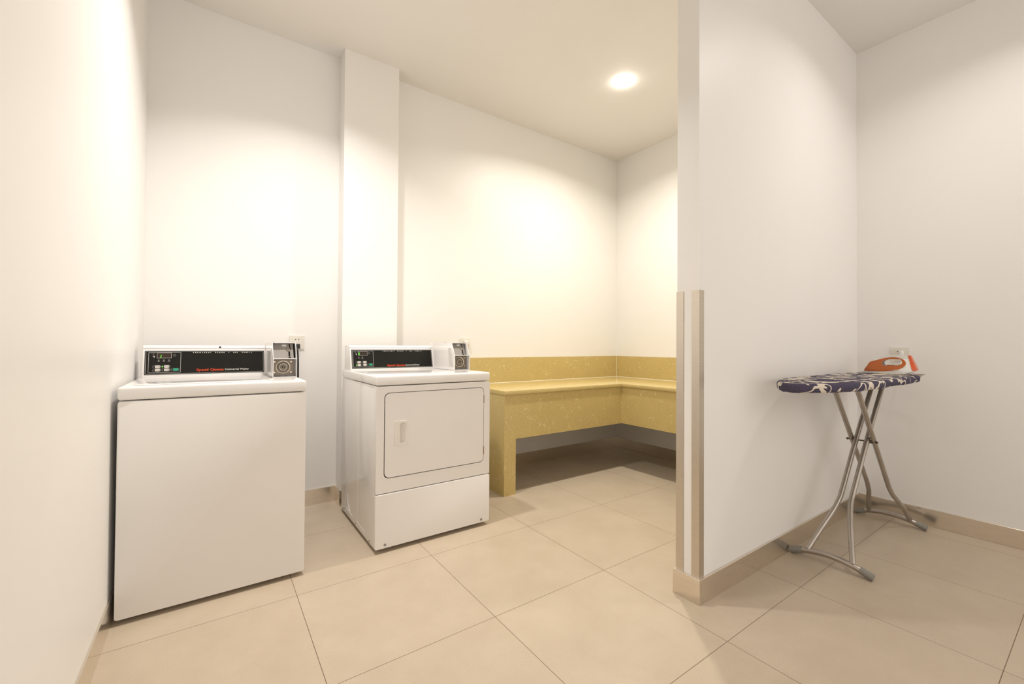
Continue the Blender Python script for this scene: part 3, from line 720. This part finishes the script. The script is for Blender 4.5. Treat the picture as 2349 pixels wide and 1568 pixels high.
for fx in (2.118, 3.030):
    zc = 0.018
    path = []
    for k in range(25):
        q = k/24; y = -1.040-0.322*q; path.append((fx, y, zc+0.030*math.sin(PI*q)**0.9))
    bm = bmesh.new(); tube(bm, path, 0.0135); ft = link('foot_bar', bm, TUBE, ib, angle=60)
    for (i0, i1, ex) in ((0, 3, 0.010), (24, 21, -0.010)):
        p = [Vector(path[i0])+Vector((0, ex, -0.002)), Vector(path[i0]), Vector(path[i1])]
        bm = bmesh.new(); tube(bm, p, 0.0165, 18); link('foot_cap', bm, RUBBER, ft, label='grey rubber end cap', angle=50)
bm = bmesh.new(); tube(bm, [(2.572, YM+0.074, 0.545), (2.572, YM-0.070, 0.545)], 0.004, 10)
for a in (0.037, -0.037): tube(bm, [(2.572, YM+a+0.009, 0.545), (2.572, YM+a-0.009, 0.545)], 0.009, 12)
for a in (0.067, -0.064): tube(bm, [(2.572, YM+a+0.002, 0.545), (2.572, YM+a-0.002, 0.545)], 0.007, 6)
link('pivot_bolt', bm, DKSTEEL, ib)
for xx, hw in ((2.318, 0.075), (2.848, 0.06)):
    bm = bmesh.new(); tube(bm, [(xx, YM+hw, ZT-0.045), (xx, YM-hw, ZT-0.045)], 0.007, 8); link('cross_bar', bm, TUBE, ib)
bm = bmesh.new(); tube(bm, smooth_path([(2.90, YC+0.13, ZT-0.012), (2.945, YC+0.14, ZT-0.004), (3.055, YC+0.13, ZT-0.001), (3.062, YC, ZT-0.001), (3.045, YC-0.142, ZT-0.001), (3.025, YC-0.156, ZT-0.001), (2.945, YC-0.150, ZT-0.016), (2.91, YC-0.14, ZT-0.026)], 5), 0.0026, 8)
for xx in (2.975, 3.02): tube(bm, [(xx, YC+0.135, ZT-0.003), (xx, YC-0.155, ZT-0.004)], 0.002, 6)
link('iron_rest', bm, TUBE, ib, label='wire iron rest at the wide end')

# ------------------------------------------------------------------ steam iron
IX = 2.893
ir = thing('clothes_iron', 'orange and white clothes iron lying across the wide end of the ironing board', 'iron', (IX, -1.24, ZT))
DZ = -0.002
white = [(-1.116, 0.913), (-1.134, 0.945), (-1.148, 0.968), (-1.181, 0.989), (-1.217, 1.004), (-1.247, 1.011), (-1.285, 1.013), (-1.311, 1.012), (-1.323, 1.010), (-1.333, 1.007), (-1.347, 0.966), (-1.359, 0.930), (-1.357, 0.925), (-1.343, 0.917), (-1.314, 0.905), (-1.254, 0.903), (-1.193, 0.903), (-1.117, 0.904)]
orange = [(-1.120, 0.914), (-1.135, 0.942), (-1.149, 0.967), (-1.177, 0.978), (-1.209, 0.989), (-1.240, 0.996), (-1.270, 0.998), (-1.299, 0.990), (-1.314, 0.978), (-1.319, 0.962), (-1.314, 0.948), (-1.299, 0.934), (-1.270, 0.923), (-1.224, 0.916), (-1.177, 0.914)]
hole = [(-1.209, 0.963), (-1.215, 0.975), (-1.232, 0.984), (-1.262, 0.987), (-1.289, 0.987), (-1.298, 0.980), (-1.302, 0.963), (-1.285, 0.953), (-1.270, 0.951), (-1.224, 0.949), (-1.213, 0.954)]
heel = [(-1.325, 1.011), (-1.334, 1.009), (-1.349, 0.968), (-1.3615, 0.930), (-1.360, 0.925), (-1.348, 0.9235), (-1.345, 0.930), (-1.335, 0.969)]
def wid(y, z):
    s = max(0.0, -1.112-y)
    wv = 0.050*min(1, (s/0.17))**0.62
    if s > 0.20: wv *= 1-0.55*((s-0.20)/0.05)
    hgt = (z-0.905)
    k = 1.0 if hgt < 0.02 else max(0.36, 1.0-(hgt-0.02)/0.062*0.62)
    return max(0.002, wv*k)
def ironpart(outer, hole_, add, m, name, label=None, sub=True):
    bm = filled(outer, hole_)
    bmesh.ops.subdivide_edges(bm, edges=[e for e in bm.edges if e.calc_length() > 0.5], cuts=1)
    bmesh.ops.triangulate(bm, faces=bm.faces)
    for _ in range(3):
        es = [e for e in bm.edges if (Vector((e.verts[0].co.x, e.verts[0].co.y))-Vector((e.verts[1].co.x, e.verts[1].co.y))).length > 0.016]
        if not es: break
        bmesh.ops.subdivide_edges(bm, edges=es, cuts=1); bmesh.ops.triangulate(bm, faces=bm.faces)
    for v in bm.verts:
        y, z, t_ = v.co
        hw = wid(y, z)+add
        v.co = (IX+t_*hw, y, z+DZ)
    return link(name, bm, m, ir, label=label, angle=40)
big = [(p[0], p[1]) for p in hole]
ironpart(loop_smooth(white[:9]+white[9:], 2), loop_smooth(hole, 2), 0.0, IRONW, 'body', 'white plastic body and handle')
ironpart(loop_smooth(orange, 2), loop_smooth([(p[0], p[1]) for p in hole], 2), 0.0018, ORANGE, 'water_tank', 'orange tank shell')
ironpart(heel, None, 0.0025, REDOR, 'heel_strip', 'red-orange heel strip')
bm = bmesh.new(); sp = []
for k in range(19):
    q = k/18*0.215; sp.append((q, wid(-1.114-q, 0.9)-0.001))
pts = [(IX-b2, -1.114-a) for a, b2 in sp]+[(IX+b2, -1.114-a) for a, b2 in sp[::-1]]
plate(bm, pts, lambda u, v, n: (u, v, n), ZT+0.0004, ZT+0.0045); link('soleplate', bm, CHROME, ir, label='thin metal soleplate')
bm = bmesh.new(); prism(bm, circ(IX, -1.245, 0.016, 20), 'z', 0.946, 0.9505); link('temperature_dial', bm, ORANGE, ir)
bm = bmesh.new(); box(bm, IX-0.006, IX+0.006, -1.176, -1.166, 0.980, 0.988, bev=0.002); link('steam_button', bm, IRONW, ir)
bm = bmesh.new(); fI = lambda u, v, n: (IX-wid(-1.14-u, v)-n-0.0006, -1.14-u, v)
plate(bm, [(0.128, 0.9215), (0.150, 0.9245), (0.150, 0.9270), (0.130, 0.9245)], fI, 0.0012, 0.0020); link('rating_mark', bm, mat('pale_mark', (0.85, 0.62, 0.45), 0.4), ir, smooth=False)
ftx = lambda u, v, n: (IX-wid(-1.13-u, v)-n, -1.13-u, v)
# supply cord with plug
cdr = bmesh.new(); tube(cdr, smooth_path([(IX+0.004, -1.318, 1.002), (IX+0.03, -1.322, 0.998), (2.965, -1.295, 0.955), (3.01, -1.255, 0.930), (3.055, -1.238, 0.925), (3.104, -1.242, 0.955), (3.110, -1.243, 0.992)], 6), 0.003, 8)
link('cord', cdr, IRONW, ir, label='thin white cord')
bm = bmesh.new(); box(bm, 3.100, XR-0.0098, -1.252, -1.234, 0.990, 1.032, bev=0.005); link('plug', bm, IRONW, ir, label='white plug in the wall socket')
